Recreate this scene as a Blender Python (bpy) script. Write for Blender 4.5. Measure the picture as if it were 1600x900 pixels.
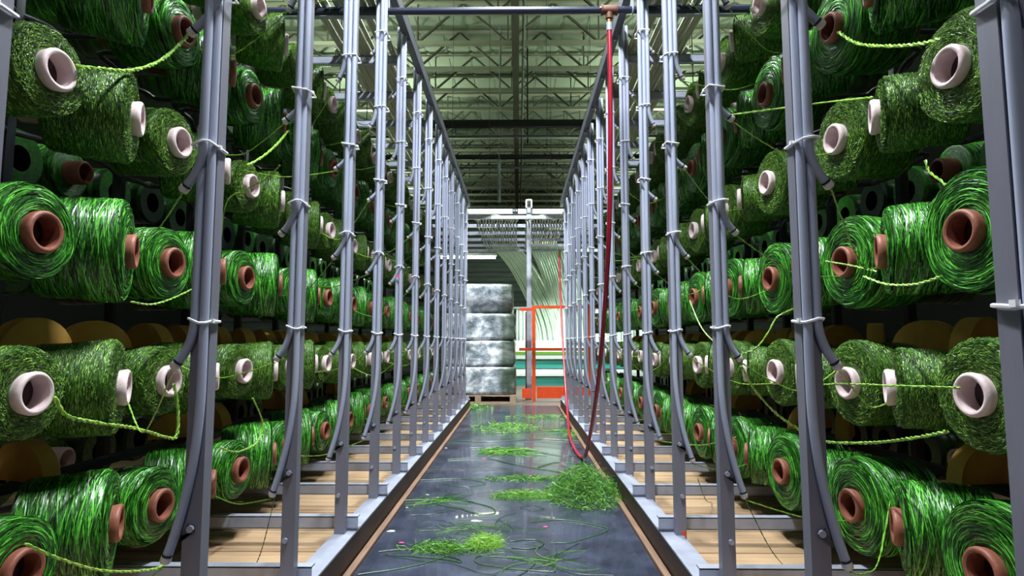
import bpy, bmesh, math, random
from math import sin, cos, pi, radians, atan2, sqrt
from mathutils import Vector, Matrix, noise

for o in list(bpy.data.objects):
    bpy.data.objects.remove(o)
C = bpy.context.scene.collection
SC = bpy.context.scene
RND = random.Random(7)

# ------------------------------------------------------------------ camera
FPX = 936.0
CAM = Vector((0.05, 0.0, 1.0))
PITCH, YAW = math.atan(85 / FPX), math.atan(10 / FPX)
cd = bpy.data.cameras.new('camera')
cd.sensor_width = 36
cd.lens = FPX / 1600 * 36
cd.clip_start = 0.05
cam = bpy.data.objects.new('camera', cd)
C.objects.link(cam)
cam.location = CAM
cam.rotation_euler = (pi / 2 + PITCH, 0, YAW)
SC.camera = cam

# ------------------------------------------------------------------ world, exposure
w = bpy.data.worlds.new('world')
SC.world = w
w.use_nodes = True
w.node_tree.nodes['Background'].inputs[0].default_value = (0.55, 0.65, 0.8, 1)
w.node_tree.nodes['Background'].inputs[1].default_value = 0.010
SC.view_settings.view_transform = 'Standard'
SC.view_settings.look = 'None'
SC.view_settings.gamma = 1
SC.view_settings.use_curve_mapping = False
SC.view_settings.exposure = 0.0

# lamps, some of them added for their light: (name, x, y, z, watts, length, width, downward only?)
STRIP = [(0.0, -1.8, 4.4, 40), (0.0, 1.7, 4.7, 370), (0.0, 4.3, 5.1, 240), (3.7, 2.4, 4.4, 12), (-3.7, 2.4, 4.4, 12)]  # the first is an added fill lamp behind the camera
UPLIGHTS = [(-4.2, 11, 6.2, 300), (4.2, 11, 6.2, 300), (-4.2, 17.5, 6.2, 280), (4.2, 17.5, 6.2, 280), (-5, 26, 6.2, 220), (5, 26, 6.2, 220)]  # added lamps shining upwards to brighten the roof
COOL = (0.90, 0.96, 1.0)
GREENISH = (0.86, 1.0, 0.86)

# ------------------------------------------------------------------ helpers
def lin(r, g, b):
    f = lambda c: ((c / 255 + 0.055) / 1.055) ** 2.4 if c > 10 else c / 255 / 12.92
    return (f(r), f(g), f(b), 1)

class MB:
    def __init__(s):
        s.v = []; s.f = []; s.m = []; s.t = []      # t: tone per vertex
    def quadstrip(s, rows, close_u=False, close_v=False, mat=0, tone=0.5):
        b = len(s.v); n = len(rows[0])
        for r in rows:
            s.v.extend([tuple(p) for p in r]); s.t.extend([tone] * n)
        R = len(rows)
        for i in range(R if close_v else R - 1):
            for j in range(n if close_u else n - 1):
                a = b + i * n + j; c = b + i * n + (j + 1) % n
                d = b + ((i + 1) % R) * n + (j + 1) % n; e = b + ((i + 1) % R) * n + j
                s.f.append((a, c, d, e)); s.m.append(mat)
    def box(s, x0, x1, y0, y1, z0, z1, mat=0, tone=0.5, bev=0.0):
        if bev > 0:
            bm = bmesh.new()
            bmesh.ops.create_cube(bm, size=1)
            for v in bm.verts:
                v.co = Vector(((x0 + x1) / 2 + v.co.x * (x1 - x0), (y0 + y1) / 2 + v.co.y * (y1 - y0), (z0 + z1) / 2 + v.co.z * (z1 - z0)))
            bmesh.ops.bevel(bm, geom=list(bm.edges), offset=bev, segments=2, affect='EDGES', profile=0.6)
            s.addbm(bm, mat, tone); return
        b = len(s.v)
        for x in (x0, x1):
            for y in (y0, y1):
                for z in (z0, z1):
                    s.v.append((x, y, z)); s.t.append(tone)
        for q in ((0, 1, 3, 2), (4, 6, 7, 5), (0, 4, 5, 1), (2, 3, 7, 6), (0, 2, 6, 4), (1, 5, 7, 3)):
            s.f.append(tuple(b + i for i in q)); s.m.append(mat)
    def addbm(s, bm, mat=0, tone=0.5):
        b = len(s.v)
        bm.verts.index_update()
        for v in bm.verts:
            s.v.append(tuple(v.co)); s.t.append(tone)
        for f in bm.faces:
            s.f.append(tuple(b + v.index for v in f.verts)); s.m.append(mat)
        bm.free()
    def tube(s, pts, r, n=8, mat=0, tone=0.5, caps=True, closed=False):
        pts = [Vector(p) for p in pts]
        N = len(pts)
        rr = r if isinstance(r, (list, tuple)) else [r] * N
        rows = []; nrm = None
        for i, p in enumerate(pts):
            if closed:
                t = pts[(i + 1) % N] - pts[i - 1]
            else:
                t = pts[min(i + 1, N - 1)] - pts[max(i - 1, 0)]
            if t.length < 1e-9: t = Vector((0, 0, 1))
            t.normalize()
            if nrm is None:
                a = Vector((0, 0, 1)) if abs(t.z) < 0.9 else Vector((0, 1, 0))
                nrm = (a - t * a.dot(t)).normalized()
            else:
                nrm = nrm - t * nrm.dot(t)
                if nrm.length < 1e-6:
                    a = Vector((0, 0, 1)) if abs(t.z) < 0.9 else Vector((0, 1, 0)); nrm = a - t * a.dot(t)
                nrm.normalize()
            bi = t.cross(nrm)
            rows.append([p + (nrm * cos(2 * pi * k / n) + bi * sin(2 * pi * k / n)) * rr[i] for k in range(n)])
        b = len(s.v)
        s.quadstrip(rows, close_u=True, close_v=closed, mat=mat, tone=tone)
        if caps and not closed:
            s.f.append(tuple(b + k for k in reversed(range(n)))); s.m.append(mat)
            e = b + (N - 1) * n
            s.f.append(tuple(e + k for k in range(n))); s.m.append(mat)
    def ribbon(s, pts, side, wd, mat=0, tone=0.5):
        s.quadstrip([[Vector(p) - Vector(d) * wd / 2, Vector(p) + Vector(d) * wd / 2] for p, d in zip(pts, side)], mat=mat, tone=tone)
    def bar(s, a, b_, w_, h_, mat=0, up=(0, 0, 1)):
        a = Vector(a); b_ = Vector(b_); t = (b_ - a).normalized(); u = Vector(up)
        sd = t.cross(u)
        if sd.length < 1e-5: sd = t.cross(Vector((0, 1, 0)))
        sd.normalize(); u = sd.cross(t).normalized()
        rows = []
        for p in (a, b_):
            rows.append([p + sd * w_ / 2 + u * h_ / 2, p - sd * w_ / 2 + u * h_ / 2, p - sd * w_ / 2 - u * h_ / 2, p + sd * w_ / 2 - u * h_ / 2])
        b = len(s.v)
        s.quadstrip(rows, close_u=True, mat=mat)
        s.f.append((b + 3, b + 2, b + 1, b)); s.m.append(mat)
        s.f.append((b + 4, b + 5, b + 6, b + 7)); s.m.append(mat)
    def lathe_x(s, prof, n=32, mat=0, closed=False, jit=None):
        rows = []
        for (x, r) in prof:
            row = []
            for k in range(n):
                a = 2 * pi * k / n
                q = r + (jit(x, a, r) if jit else 0)
                row.append((x, q * cos(a), q * sin(a)))
            rows.append(row)
        s.quadstrip(rows, close_u=True, close_v=closed, mat=mat)
    def extrude_poly(s, poly, f0, f1, mat=0):
        b = len(s.v); n = len(poly)
        for f in (f0, f1):
            for p in poly: s.v.append(tuple(f(p))); s.t.append(0.5)
        s.f.append(tuple(b + i for i in reversed(range(n)))); s.m.append(mat)
        s.f.append(tuple(b + n + i for i in range(n))); s.m.append(mat)
        for i in range(n):
            j = (i + 1) % n
            s.f.append((b + i, b + j, b + n + j, b + n + i)); s.m.append(mat)
    def mesh(s, name, mats, smooth=True, ang=40):
        me = bpy.data.meshes.new(name)
        me.from_pydata(s.v, [], s.f)
        for m in mats: me.materials.append(m)
        me.polygons.foreach_set('material_index', s.m)
        at = me.attributes.new('tone', 'FLOAT', 'POINT')
        at.data.foreach_set('value', s.t)
        bm = bmesh.new(); bm.from_mesh(me)
        bmesh.ops.recalc_face_normals(bm, faces=bm.faces)
        if smooth:
            lim = radians(ang)
            for f in bm.faces: f.smooth = True
            for e in bm.edges:
                if len(e.link_faces) == 2 and e.calc_face_angle(0) > lim: e.smooth = False
        bm.to_mesh(me); bm.free()
        return me
    def build(s, name, mat, parent=None, smooth=True, **k):
        mats = mat if isinstance(mat, (list, tuple)) else [mat]
        o = bpy.data.objects.new(name, s.mesh(name, mats, smooth))
        C.objects.link(o)
        if parent: o.parent = parent
        return o

def tag(o, label=None, cat=None, group=None, kind=None):
    if label: o['label'] = label
    if cat: o['category'] = cat
    if group: o['group'] = group
    if kind: o['kind'] = kind
    return o
def empty(name, loc=(0, 0, 0), rz=0):
    o = bpy.data.objects.new(name, None); C.objects.link(o)
    o.location = loc; o.rotation_euler = (0, 0, rz); o.empty_display_size = 0.05
    return o
def link_mesh(name, me, parent=None, loc=(0, 0, 0)):
    o = bpy.data.objects.new(name, me); C.objects.link(o); o.location = loc
    if parent: o.parent = parent
    return o
def copy_tree(o, parent=None):
    c = o.copy(); C.objects.link(c)
    if parent: c.parent = parent
    for ch in KIDS.get(o.name, []): copy_tree(ch, c)
    return c
KIDS = {}
def index_kids():
    KIDS.clear()
    for o in bpy.data.objects:
        if o.parent: KIDS.setdefault(o.parent.name, []).append(o)

ORD = ['first', 'second', 'third', 'fourth', 'fifth', 'sixth', 'seventh', 'eighth', 'ninth', 'tenth', 'eleventh', 'twelfth', 'thirteenth', 'fourteenth', 'fifteenth', 'sixteenth',
       'seventeenth', 'eighteenth', 'nineteenth', 'twentieth', 'twenty-first', 'twenty-second', 'twenty-third', 'twenty-fourth', 'twenty-fifth', 'twenty-sixth', 'twenty-seventh', 'twenty-eighth', 'twenty-ninth', 'thirtieth']

RM = cam.rotation_euler.to_matrix()
def ray(px, py):
    return (RM @ Vector(((px - 800) / FPX, (450 - py) / FPX, -1))).normalized()
def at_x(px, py, X):
    d = ray(px, py); return CAM + d * ((X - CAM.x) / d.x)
def at_z(px, py, Z):
    d = ray(px, py); return CAM + d * ((Z - CAM.z) / d.z)
def at_y(px, py, Y):
    d = ray(px, py); return CAM + d * ((Y - CAM.y) / d.y)

def smooth_path(P, n=8, closed=False):
    P = [Vector(p) for p in P]; out = []; N = len(P)
    for i in range(N if closed else N - 1):
        if closed: p0, p1, p2, p3 = P[i - 1], P[i], P[(i + 1) % N], P[(i + 2) % N]
        else: p0, p1, p2, p3 = P[max(i - 1, 0)], P[i], P[i + 1], P[min(i + 2, N - 1)]
        for k in range(n):
            t = k / n
            out.append(0.5 * ((2 * p1) + (p2 - p0) * t + (2 * p0 - 5 * p1 + 4 * p2 - p3) * t * t + (3 * p1 - p0 - 3 * p2 + p3) * t ** 3))
    if not closed: out.append(P[-1])
    return out

# ------------------------------------------------------------------ materials
def mat(name, col, rough=0.5, metal=0.0, spec=0.5, bump=None, var=None, coat=0, emit=None, sheen=0, ior=1.45, coord='Object'):
    m = bpy.data.materials.new(name); m.use_nodes = True
    nt = m.node_tree; N = nt.nodes; L = nt.links
    b = N['Principled BSDF']
    b.inputs['Base Color'].default_value = col
    b.inputs['Roughness'].default_value = rough
    b.inputs['Metallic'].default_value = metal
    b.inputs['Specular IOR Level'].default_value = spec
    b.inputs['Coat Weight'].default_value = coat
    b.inputs['IOR'].default_value = ior
    tc = N.new('ShaderNodeTexCoord')
    if var:                                   # (scale, colour2, stretch, contrast)
        mp = N.new('ShaderNodeMapping'); mp.inputs['Scale'].default_value = var[2]
        L.new(tc.outputs[coord], mp.inputs[0])
        n = N.new('ShaderNodeTexNoise'); n.inputs['Scale'].default_value = var[0]; n.inputs['Detail'].default_value = 6
        L.new(mp.outputs[0], n.inputs['Vector'])
        r = N.new('ShaderNodeValToRGB'); c = var[3]
        r.color_ramp.elements[0].position = 0.5 - c; r.color_ramp.elements[0].color = col
        r.color_ramp.elements[1].position = 0.5 + c; r.color_ramp.elements[1].color = var[1]
        L.new(n.outputs[0], r.inputs[0]); L.new(r.outputs[0], b.inputs['Base Color'])
    if bump:                                  # (scale, strength, stretch)
        mp = N.new('ShaderNodeMapping'); mp.inputs['Scale'].default_value = bump[2]
        L.new(tc.outputs[coord], mp.inputs[0])
        n = N.new('ShaderNodeTexNoise'); n.inputs['Scale'].default_value = bump[0]; n.inputs['Detail'].default_value = 4
        L.new(mp.outputs[0], n.inputs['Vector'])
        bp = N.new('ShaderNodeBump'); bp.inputs['Strength'].default_value = bump[1]; bp.inputs['Distance'].default_value = 0.01
        L.new(n.outputs[0], bp.inputs['Height']); L.new(bp.outputs[0], b.inputs['Normal'])
    if emit:
        b.inputs['Emission Color'].default_value = emit[0]; b.inputs['Emission Strength'].default_value = emit[1]
    return m

def yarn_mat(name, dark, mid, light, rough, spec, wind):
    """tape yarn; 'tone' attribute is the dye of each strand. wind=True adds wound texture from position around the x axis."""
    m = bpy.data.materials.new(name); m.use_nodes = True
    nt = m.node_tree; N = nt.nodes; L = nt.links
    b = N['Principled BSDF']
    b.inputs['Roughness'].default_value = rough; b.inputs['Specular IOR Level'].default_value = spec
    r = N.new('ShaderNodeValToRGB')
    e = r.color_ramp.elements
    e[0].position = 0.15; e[0].color = dark  # dark end paints the shaded gaps between strands
    e[1].position = 0.9; e[1].color = light
    k = e.new(0.55); k.color = mid
    L.new(r.outputs[0], b.inputs['Base Color'])
    if not wind:
        a = N.new('ShaderNodeAttribute'); a.attribute_name = 'tone'
        tc = N.new('ShaderNodeTexCoord'); n = N.new('ShaderNodeTexNoise'); n.inputs['Scale'].default_value = 90
        L.new(tc.outputs['Object'], n.inputs['Vector'])
        ad = N.new('ShaderNodeMath'); ad.operation = 'MULTIPLY_ADD'; ad.inputs[1].default_value = 0.5
        sb = N.new('ShaderNodeMath'); sb.operation = 'SUBTRACT'; sb.inputs[1].default_value = 0.25
        L.new(n.outputs[0], ad.inputs[0]); L.new(a.outputs['Fac'], sb.inputs[0]); L.new(sb.outputs[0], ad.inputs[2]); L.new(ad.outputs[0], r.inputs[0])
        return m
    tc = N.new('ShaderNodeTexCoord'); sx = N.new('ShaderNodeSeparateXYZ'); L.new(tc.outputs['Object'], sx.inputs[0])
    def M(op, a, bb=None, c=None):
        q = N.new('ShaderNodeMath'); q.operation = op
        for i, s_ in enumerate((a, bb, c)):
            if s_ is None: continue
            if isinstance(s_, (int, float)): q.inputs[i].default_value = s_
            else: L.new(s_, q.inputs[i])
        return q.outputs[0]
    th = M('ARCTAN2', sx.outputs[2], sx.outputs[1])
    rad = M('SQRT', M('ADD', M('MULTIPLY', sx.outputs[1], sx.outputs[1]), M('MULTIPLY', sx.outputs[2], sx.outputs[2])))
    v = M('SUBTRACT', sx.outputs[0], rad)
    outs = []
    for sk in (4.0, -6.0):
        t2 = M('ADD', th, M('MULTIPLY', v, sk))
        cx = N.new('ShaderNodeCombineXYZ')
        L.new(M('MULTIPLY', M('COSINE', t2), 1.6), cx.inputs[0]); L.new(M('MULTIPLY', M('SINE', t2), 1.6), cx.inputs[1])
        L.new(M('MULTIPLY', v, 190), cx.inputs[2])
        n = N.new('ShaderNodeTexNoise'); n.inputs['Scale'].default_value = 1.5; n.inputs['Detail'].default_value = 3
        L.new(cx.outputs[0], n.inputs['Vector']); outs.append(n.outputs[0])
    mx = M('MAXIMUM', outs[0], outs[1])
    L.new(M('MULTIPLY_ADD', mx, 2.2, -0.85), r.inputs[0])
    bp = N.new('ShaderNodeBump'); bp.inputs['Strength'].default_value = 0.9; bp.inputs['Distance'].default_value = 0.006
    L.new(mx, bp.inputs['Height']); L.new(bp.outputs[0], b.inputs['Normal'])
    return m

BD, BM_, BL = (0.001, 0.013, 0.001, 1), (0.026, 0.20, 0.010, 1), (0.17, 0.66, 0.07, 1)
OD, OM, OL = (0.004, 0.020, 0.001, 1), (0.065, 0.19, 0.012, 1), (0.36, 0.60, 0.10, 1)
M_BW = yarn_mat('bright_green_wound', BD, BM_, BL, 0.5, 0.4, True)
M_BS = yarn_mat('bright_green_strand', BD, BM_, BL, 0.33, 0.65, False)
M_OW = yarn_mat('olive_wound', OD, OM, OL, 0.55, 0.35, True)
M_OS = yarn_mat('olive_strand', OD, OM, OL, 0.38, 0.55, False)
M_LY = yarn_mat('loose_lime', (0.03, 0.12, 0.01, 1), (0.12, 0.35, 0.03, 1), (0.35, 0.6, 0.08, 1), 0.35, 0.6, False)
M_SCR = yarn_mat('scrap_green', (0.01, 0.06, 0.005, 1), (0.06, 0.25, 0.02, 1), (0.28, 0.52, 0.07, 1), 0.35, 0.6, False)
M_BROWN = mat('brown_cardboard', lin(124, 72, 58), 0.5, var=(30, lin(148, 90, 70), (1, 1, 1), 0.3), bump=(60, 0.15, (1, 1, 1)))
M_WHITE = mat('pinkish_white_cardboard', lin(226, 205, 203), 0.5, var=(25, lin(205, 182, 184), (1, 1, 1), 0.3), bump=(60, 0.12, (1, 1, 1)))
M_POST = mat('painted_steel_grey', lin(134, 134, 148), 0.42, 0.2, var=(7, lin(106, 104, 116), (1, 1, .25), 0.35), bump=(30, 0.08, (1, 1, .2)))
M_TUBE = mat('pale_blue_grey_tube', lin(176, 182, 202), 0.3, 0.0, var=(9, lin(150, 156, 178), (1, 1, .2), 0.35))
M_GALV = mat('galvanised_steel', lin(176, 180, 196), 0.36, 0.25, var=(12, lin(140, 144, 160), (1, 1, 1), 0.35))
M_DSTEEL = mat('dark_steel', lin(62, 64, 74), 0.45, 0.5, var=(10, lin(84, 86, 98), (1, 1, 1), 0.3))
M_BACK = mat('back_frame_steel', lin(70, 72, 78), 0.55, 0.4)
M_TIE = mat('white_nylon', lin(236, 236, 238), 0.4)
M_CER = mat('white_ceramic', lin(214, 208, 206), 0.3)
M_BLK = mat('black_rubber', lin(22, 22, 24), 0.5)
M_WOOD = mat('plywood', lin(190, 160, 124), 0.6, var=(3.0, lin(140, 110, 82), (0.6, 9, 9), 0.28), bump=(8, 0.15, (1, 12, 12)))
M_STRIP = mat('wooden_edge_strip', lin(132, 100, 78), 0.65, var=(6, lin(84, 60, 46), (6, .6, 1), 0.3))
M_RUST = mat('brown_painted_angle', lin(70, 48, 38), 0.55, 0.2, var=(14, lin(38, 26, 22), (1, .4, 1), 0.3))
M_FOAM = mat('ochre_fibreboard', lin(246, 196, 100), 0.7, var=(14, lin(222, 162, 74), (1, 1, 1), 0.3))
M_PIPE = mat('dark_blue_steel_pipe', lin(44, 48, 66), 0.35, 0.4)
M_BRASS = mat('brass', lin(176, 132, 70), 0.3, 0.9)
M_RUSTP = mat('rusty_fitting', lin(96, 60, 48), 0.6, 0.3)
M_HOSE = mat('red_rubber_hose', lin(168, 22, 48), 0.35, var=(18, lin(120, 16, 36), (1, 1, .4), 0.3))
M_ORANGE = mat('orange_paint', lin(214, 74, 26), 0.45, var=(8, lin(186, 58, 20), (1, 1, 1), 0.3))
M_TEAL = mat('teal_paint', lin(58, 150, 140), 0.4)
M_MWHITE = mat('machine_white', lin(214, 232, 222), 0.4)
M_FTUBE = mat('white_plastic_tube', lin(206, 228, 206), 0.35)
M_OTUBE = mat('yellowed_plastic_tube', lin(168, 170, 146), 0.4)
M_DECK = mat('roof_deck_green_grey', lin(136, 148, 122), 0.7, var=(0.7, lin(112, 126, 102), (1, 1, 1), 0.3))
M_WEB = mat('joist_web_brown_grey', lin(84, 82, 66), 0.6, 0.1)  # web colour darkened for its backlit look against the deck
M_JOIST = mat('joist_green_grey', lin(140, 144, 120), 0.6, 0.1)
M_GIRD = mat('girder_pale_green', lin(112, 126, 106), 0.5, 0.1)
M_WALL = mat('corrugated_wall', lin(20, 22, 22), 0.8, var=(1.5, lin(14, 16, 16), (1, 1, 6), 0.3))  # near-black colour puts the darkness behind the racks into the walls
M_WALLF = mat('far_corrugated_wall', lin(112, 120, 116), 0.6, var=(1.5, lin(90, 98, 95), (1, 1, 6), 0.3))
M_CONC = mat('concrete', lin(96, 88, 82), 0.5, var=(2.5, lin(76, 66, 60), (1, 1, 1), 0.3), bump=(25, 0.1, (1, 1, 1)))
M_PINK = mat('pink_plastic', lin(226, 70, 140), 0.5)
M_CORE_SHADE = mat('core_shade_plum', lin(46, 30, 34), 0.45)  # colour for the shade inside the core openings
M_PAPER = mat('white_paper', lin(226, 226, 222), 0.7)
M_PALLET = mat('pallet_wood', lin(168, 146, 124), 0.7, var=(10, lin(134, 112, 92), (1, 6, 1), 0.3))

def mat_floor():
    m = mat('black_rubber_mat', lin(40, 46, 62), 0.3, 0, 0.6, bump=(9, 0.02, (1, 1, 1)), coat=0.25)
    nt = m.node_tree; N = nt.nodes; L = nt.links; b = N['Principled BSDF']
    tc = N.new('ShaderNodeTexCoord')
    n = N.new('ShaderNodeTexNoise'); n.inputs['Scale'].default_value = 3.5; n.inputs['Detail'].default_value = 7; n.inputs['Roughness'].default_value = 0.65
    L.new(tc.outputs['Object'], n.inputs['Vector'])
    r = N.new('ShaderNodeValToRGB'); r.color_ramp.elements[0].position = 0.35; r.color_ramp.elements[0].color = lin(32, 36, 50)
    r.color_ramp.elements[1].position = 0.75; r.color_ramp.elements[1].color = lin(66, 72, 92)
    L.new(n.outputs[0], r.inputs[0]); L.new(r.outputs[0], b.inputs['Base Color'])
    r2 = N.new('ShaderNodeMapRange'); r2.inputs['To Min'].default_value = 0.12; r2.inputs['To Max'].default_value = 0.34
    L.new(n.outputs[0], r2.inputs[0]); L.new(r2.outputs[0], b.inputs['Roughness'])
    return m
M_MAT = mat_floor()

def mat_film():
    m = bpy.data.materials.new('stretch_film_over_dark_bales'); m.use_nodes = True
    nt = m.node_tree; N = nt.nodes; L = nt.links; b = N['Principled BSDF']
    tc = N.new('ShaderNodeTexCoord')
    mp = N.new('ShaderNodeMapping'); mp.inputs['Scale'].default_value = (1.6, 1.6, 1.9); L.new(tc.outputs['Object'], mp.inputs[0])
    n = N.new('ShaderNodeTexNoise'); n.inputs['Scale'].default_value = 1.7; n.inputs['Detail'].default_value = 9; n.inputs['Roughness'].default_value = 0.68; n.inputs['Distortion'].default_value = 0.3
    L.new(mp.outputs[0], n.inputs['Vector'])
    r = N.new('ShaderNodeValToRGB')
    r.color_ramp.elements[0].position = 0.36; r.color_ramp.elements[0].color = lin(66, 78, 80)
    r.color_ramp.elements[1].position = 0.60; r.color_ramp.elements[1].color = lin(236, 240, 248)  # grey to white patches put the film's glare into its colour
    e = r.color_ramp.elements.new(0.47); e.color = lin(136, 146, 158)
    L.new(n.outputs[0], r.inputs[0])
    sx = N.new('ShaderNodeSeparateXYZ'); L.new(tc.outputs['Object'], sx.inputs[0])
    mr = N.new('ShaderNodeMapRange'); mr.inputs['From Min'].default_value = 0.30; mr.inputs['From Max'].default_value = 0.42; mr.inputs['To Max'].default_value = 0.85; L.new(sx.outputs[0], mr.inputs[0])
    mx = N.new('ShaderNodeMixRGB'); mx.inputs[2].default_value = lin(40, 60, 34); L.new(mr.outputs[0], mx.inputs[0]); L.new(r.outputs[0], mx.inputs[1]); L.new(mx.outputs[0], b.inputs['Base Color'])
    b.inputs['Roughness'].default_value = 0.35; b.inputs['Specular IOR Level'].default_value = 0.6; b.inputs['Metallic'].default_value = 0.0
    b.inputs['Coat Weight'].default_value = 0.3; b.inputs['Coat Roughness'].default_value = 0.08
    bp = N.new('ShaderNodeBump'); bp.inputs['Strength'].default_value = 0.5; bp.inputs['Distance'].default_value = 0.04
    L.new(n.outputs[0], bp.inputs['Height']); L.new(bp.outputs[0], b.inputs['Normal'])
    return m
M_FILM = mat_film()
def lamp_mat(name, col, st): return mat(name, (1, 1, 1, 1), 0.5, emit=(col + (1,), st))
M_LAMP = lamp_mat('lit_diffuser', (0.92, 1.0, 0.94), 6)
M_LAMPG = lamp_mat('lit_fluorescent_tube', (0.86, 1.0, 0.72), 20)
M_LHOUS = mat('lamp_housing_white', lin(190, 194, 190), 0.5)

# ------------------------------------------------------------------ layout numbers
P0, PITCHY, NB = 0.93, 0.63, 14            # first post, bay length, number of bays
POSTX = 0.77
def post_x(s): return -0.77 if s < 0 else 0.79
TIPX = 1.26
ROWS = [0.40, 0.855, 1.31, 1.78, 2.235, 2.70]
TIPS = [0.46, 0.94, 1.40, 1.83, 2.27, 2.72]
ENDY = P0 + PITCHY * (NB - 1)
SIDES = (('left', -1), ('right', 1))
def post_y(sn, k):
    return (0.855 if sn == 'left' else 0.865) if k == 0 else (P0 + PITCHY * k + (-0.035 if (sn, k) == ('right', 1) else -0.015 if k == 1 else 0))
ROWN = ['lowest row', 'second row up', 'third row up', 'fourth row up', 'fifth row up', 'top row']

# ------------------------------------------------------------------ the setting
def structure():
    m = MB(); m.box(-9, 9, -4, 36, -0.3, -0.02); m.build('floor', M_CONC, smooth=False)['kind'] = 'structure'
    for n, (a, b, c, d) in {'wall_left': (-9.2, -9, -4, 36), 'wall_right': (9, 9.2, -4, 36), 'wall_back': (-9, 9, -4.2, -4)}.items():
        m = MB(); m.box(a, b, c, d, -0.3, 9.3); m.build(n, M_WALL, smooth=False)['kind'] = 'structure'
    m = MB()                                            # far wall of horizontal ribbed sheet
    prof = []; z = -0.3
    while z < 9.3:
        prof += [(36, z), (36, z + .14), (35.94, z + .18), (35.94, z + .32)]; z += .36
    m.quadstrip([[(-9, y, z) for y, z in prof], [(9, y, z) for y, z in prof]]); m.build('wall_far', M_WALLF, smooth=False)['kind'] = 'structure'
    m = MB(); prof = []; x = -9                         # roof deck, shallow ribs running lengthwise
    while x < 9: prof += [(x, 8.95), (x + .50, 8.95), (x + .52, 8.97), (x + .58, 8.97)]; x += .6
    m.quadstrip([[(x, -4, z) for x, z in prof], [(x, 36, z) for x, z in prof]]); m.build('ceiling', M_DECK, smooth=False)['kind'] = 'structure'
def partition():
    m = MB(); prof = []; z = -.02
    while z < 4.2: prof += [(18, z), (18, z + .12), (17.95, z + .15), (17.95, z + .27)]; z += .3
    m.quadstrip([[(-8.9, y, z) for y, z in prof], [(8.9, y, z) for y, z in prof]]); m.quadstrip([[(-8.9, y + .05, z) for y, z in prof], [(8.9, y + .05, z) for y, z in prof]])
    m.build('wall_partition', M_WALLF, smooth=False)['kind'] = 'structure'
structure(); partition()

# roof joists across the hall
JD = 1.0
def make_joist():
    r = empty('roof_joist', (0, 0, 7.9))
    m = MB(); m.bar((-9, 0, 0), (9, 0, 0), .12, .085); m.build('bottom_chord', M_JOIST, r, False)
    m = MB(); m.bar((-9, 0, JD - .03), (9, 0, JD - .03), .12, .05); m.build('top_chord', M_JOIST, r, False)
    m = MB(); x = -8.8; p = 2.1
    while x < 8.8:
        m.bar((x, 0, .02), (x + p / 2, 0, JD - .04), .045, .05, up=(0, 1, 0)); m.bar((x + p / 2, 0, JD - .04), (x + p, 0, .02), .045, .05, up=(0, 1, 0))
        m.bar((x, .0, .0), (x, 0, JD - .04), .03, .05, up=(0, 1, 0))
        x += p
    m.build('web', M_WEB, r, False)
    return r
J = make_joist(); index_kids()
ys = [9.4 + 1.3 * i for i in range(20)]
for i, y in enumerate(ys):
    o = J if i == 0 else copy_tree(J)
    o.location = (RND.uniform(-.1, .1) + (0.3 if i % 2 else 0), y, 7.9)
    tag(o, 'pale green open web roof joist, ' + ORD[i] + ' one back under the ceiling', 'roof joist', 'open web joists under the roof deck')

# ------------------------------------------------------------------ lamps
def strip_lamps():
    for i, (x, y, z, W) in enumerate(STRIP):
        r = empty('strip_light', (x, y, z))
        m = MB(); m.box(-.09, .09, -.62, .62, 0, .07, bev=.01); m.build('housing', M_LHOUS, r)
        m = MB(); m.box(-.07, .07, -.6, .6, -.02, -.001, bev=.008); m.build('diffuser', M_LAMP, r)
        m = MB()
        for yy in (-.5, .5): m.tube([(0, yy, .07), (0, yy, 8.95 - z)], .006, 6)
        m.build('hanging_rod', M_DSTEEL, r)
        tag(r, ['added white strip lamp behind the camera, low above the aisle', 'long white strip lamp hung above the aisle, second one back', 'long white strip lamp hung above the front of the aisle', 'long white strip lamp over the next aisle to the right', 'long white strip lamp over the next aisle to the left'][i], 'lamp', 'strip lamps above the aisles')
        ld = bpy.data.lights.new('strip_lamp_light', 'AREA'); ld.shape = 'RECTANGLE'; ld.size = .16; ld.size_y = 1.2; ld.energy = W; ld.color = COOL
        lo = bpy.data.objects.new('strip_lamp_light', ld); C.objects.link(lo); lo.parent = r; lo.location = (0, 0, -.035)
    for i, (x, y, z, W) in enumerate(UPLIGHTS):
        r = empty('added_uplight', (x, y, z))
        m = MB(); prof = [(.34, .30), (.28, .28), (.16, .16), (.06, .07), (.0, .05), (0, .001)]
        rows = [[(q * cos(2 * pi * k / 24), q * sin(2 * pi * k / 24), h) for k in range(24)] for h, q in prof]
        m.quadstrip(rows, close_u=True); m.build('reflector', M_LHOUS, r)
        m = MB(); m.tube([(0, 0, .34), (0, 0, 8.95 - z)], .008, 6); m.build('hanging_rod', M_DSTEEL, r)
        tag(r, 'added round uplight hanging from the roof, ' + ORD[i // 2] + ' one back on the ' + ('left' if x < 0 else 'right'), 'lamp', 'added uplights for the roof')
        ld = bpy.data.lights.new('added_uplight_light', 'AREA'); ld.shape = 'DISK'; ld.size = .5; ld.energy = W; ld.color = GREENISH
        lo = bpy.data.objects.new('added_uplight_light', ld); C.objects.link(lo); lo.parent = r; lo.location = (0, 0, .36); lo.rotation_euler = (pi, 0, 0)
strip_lamps()

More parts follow.
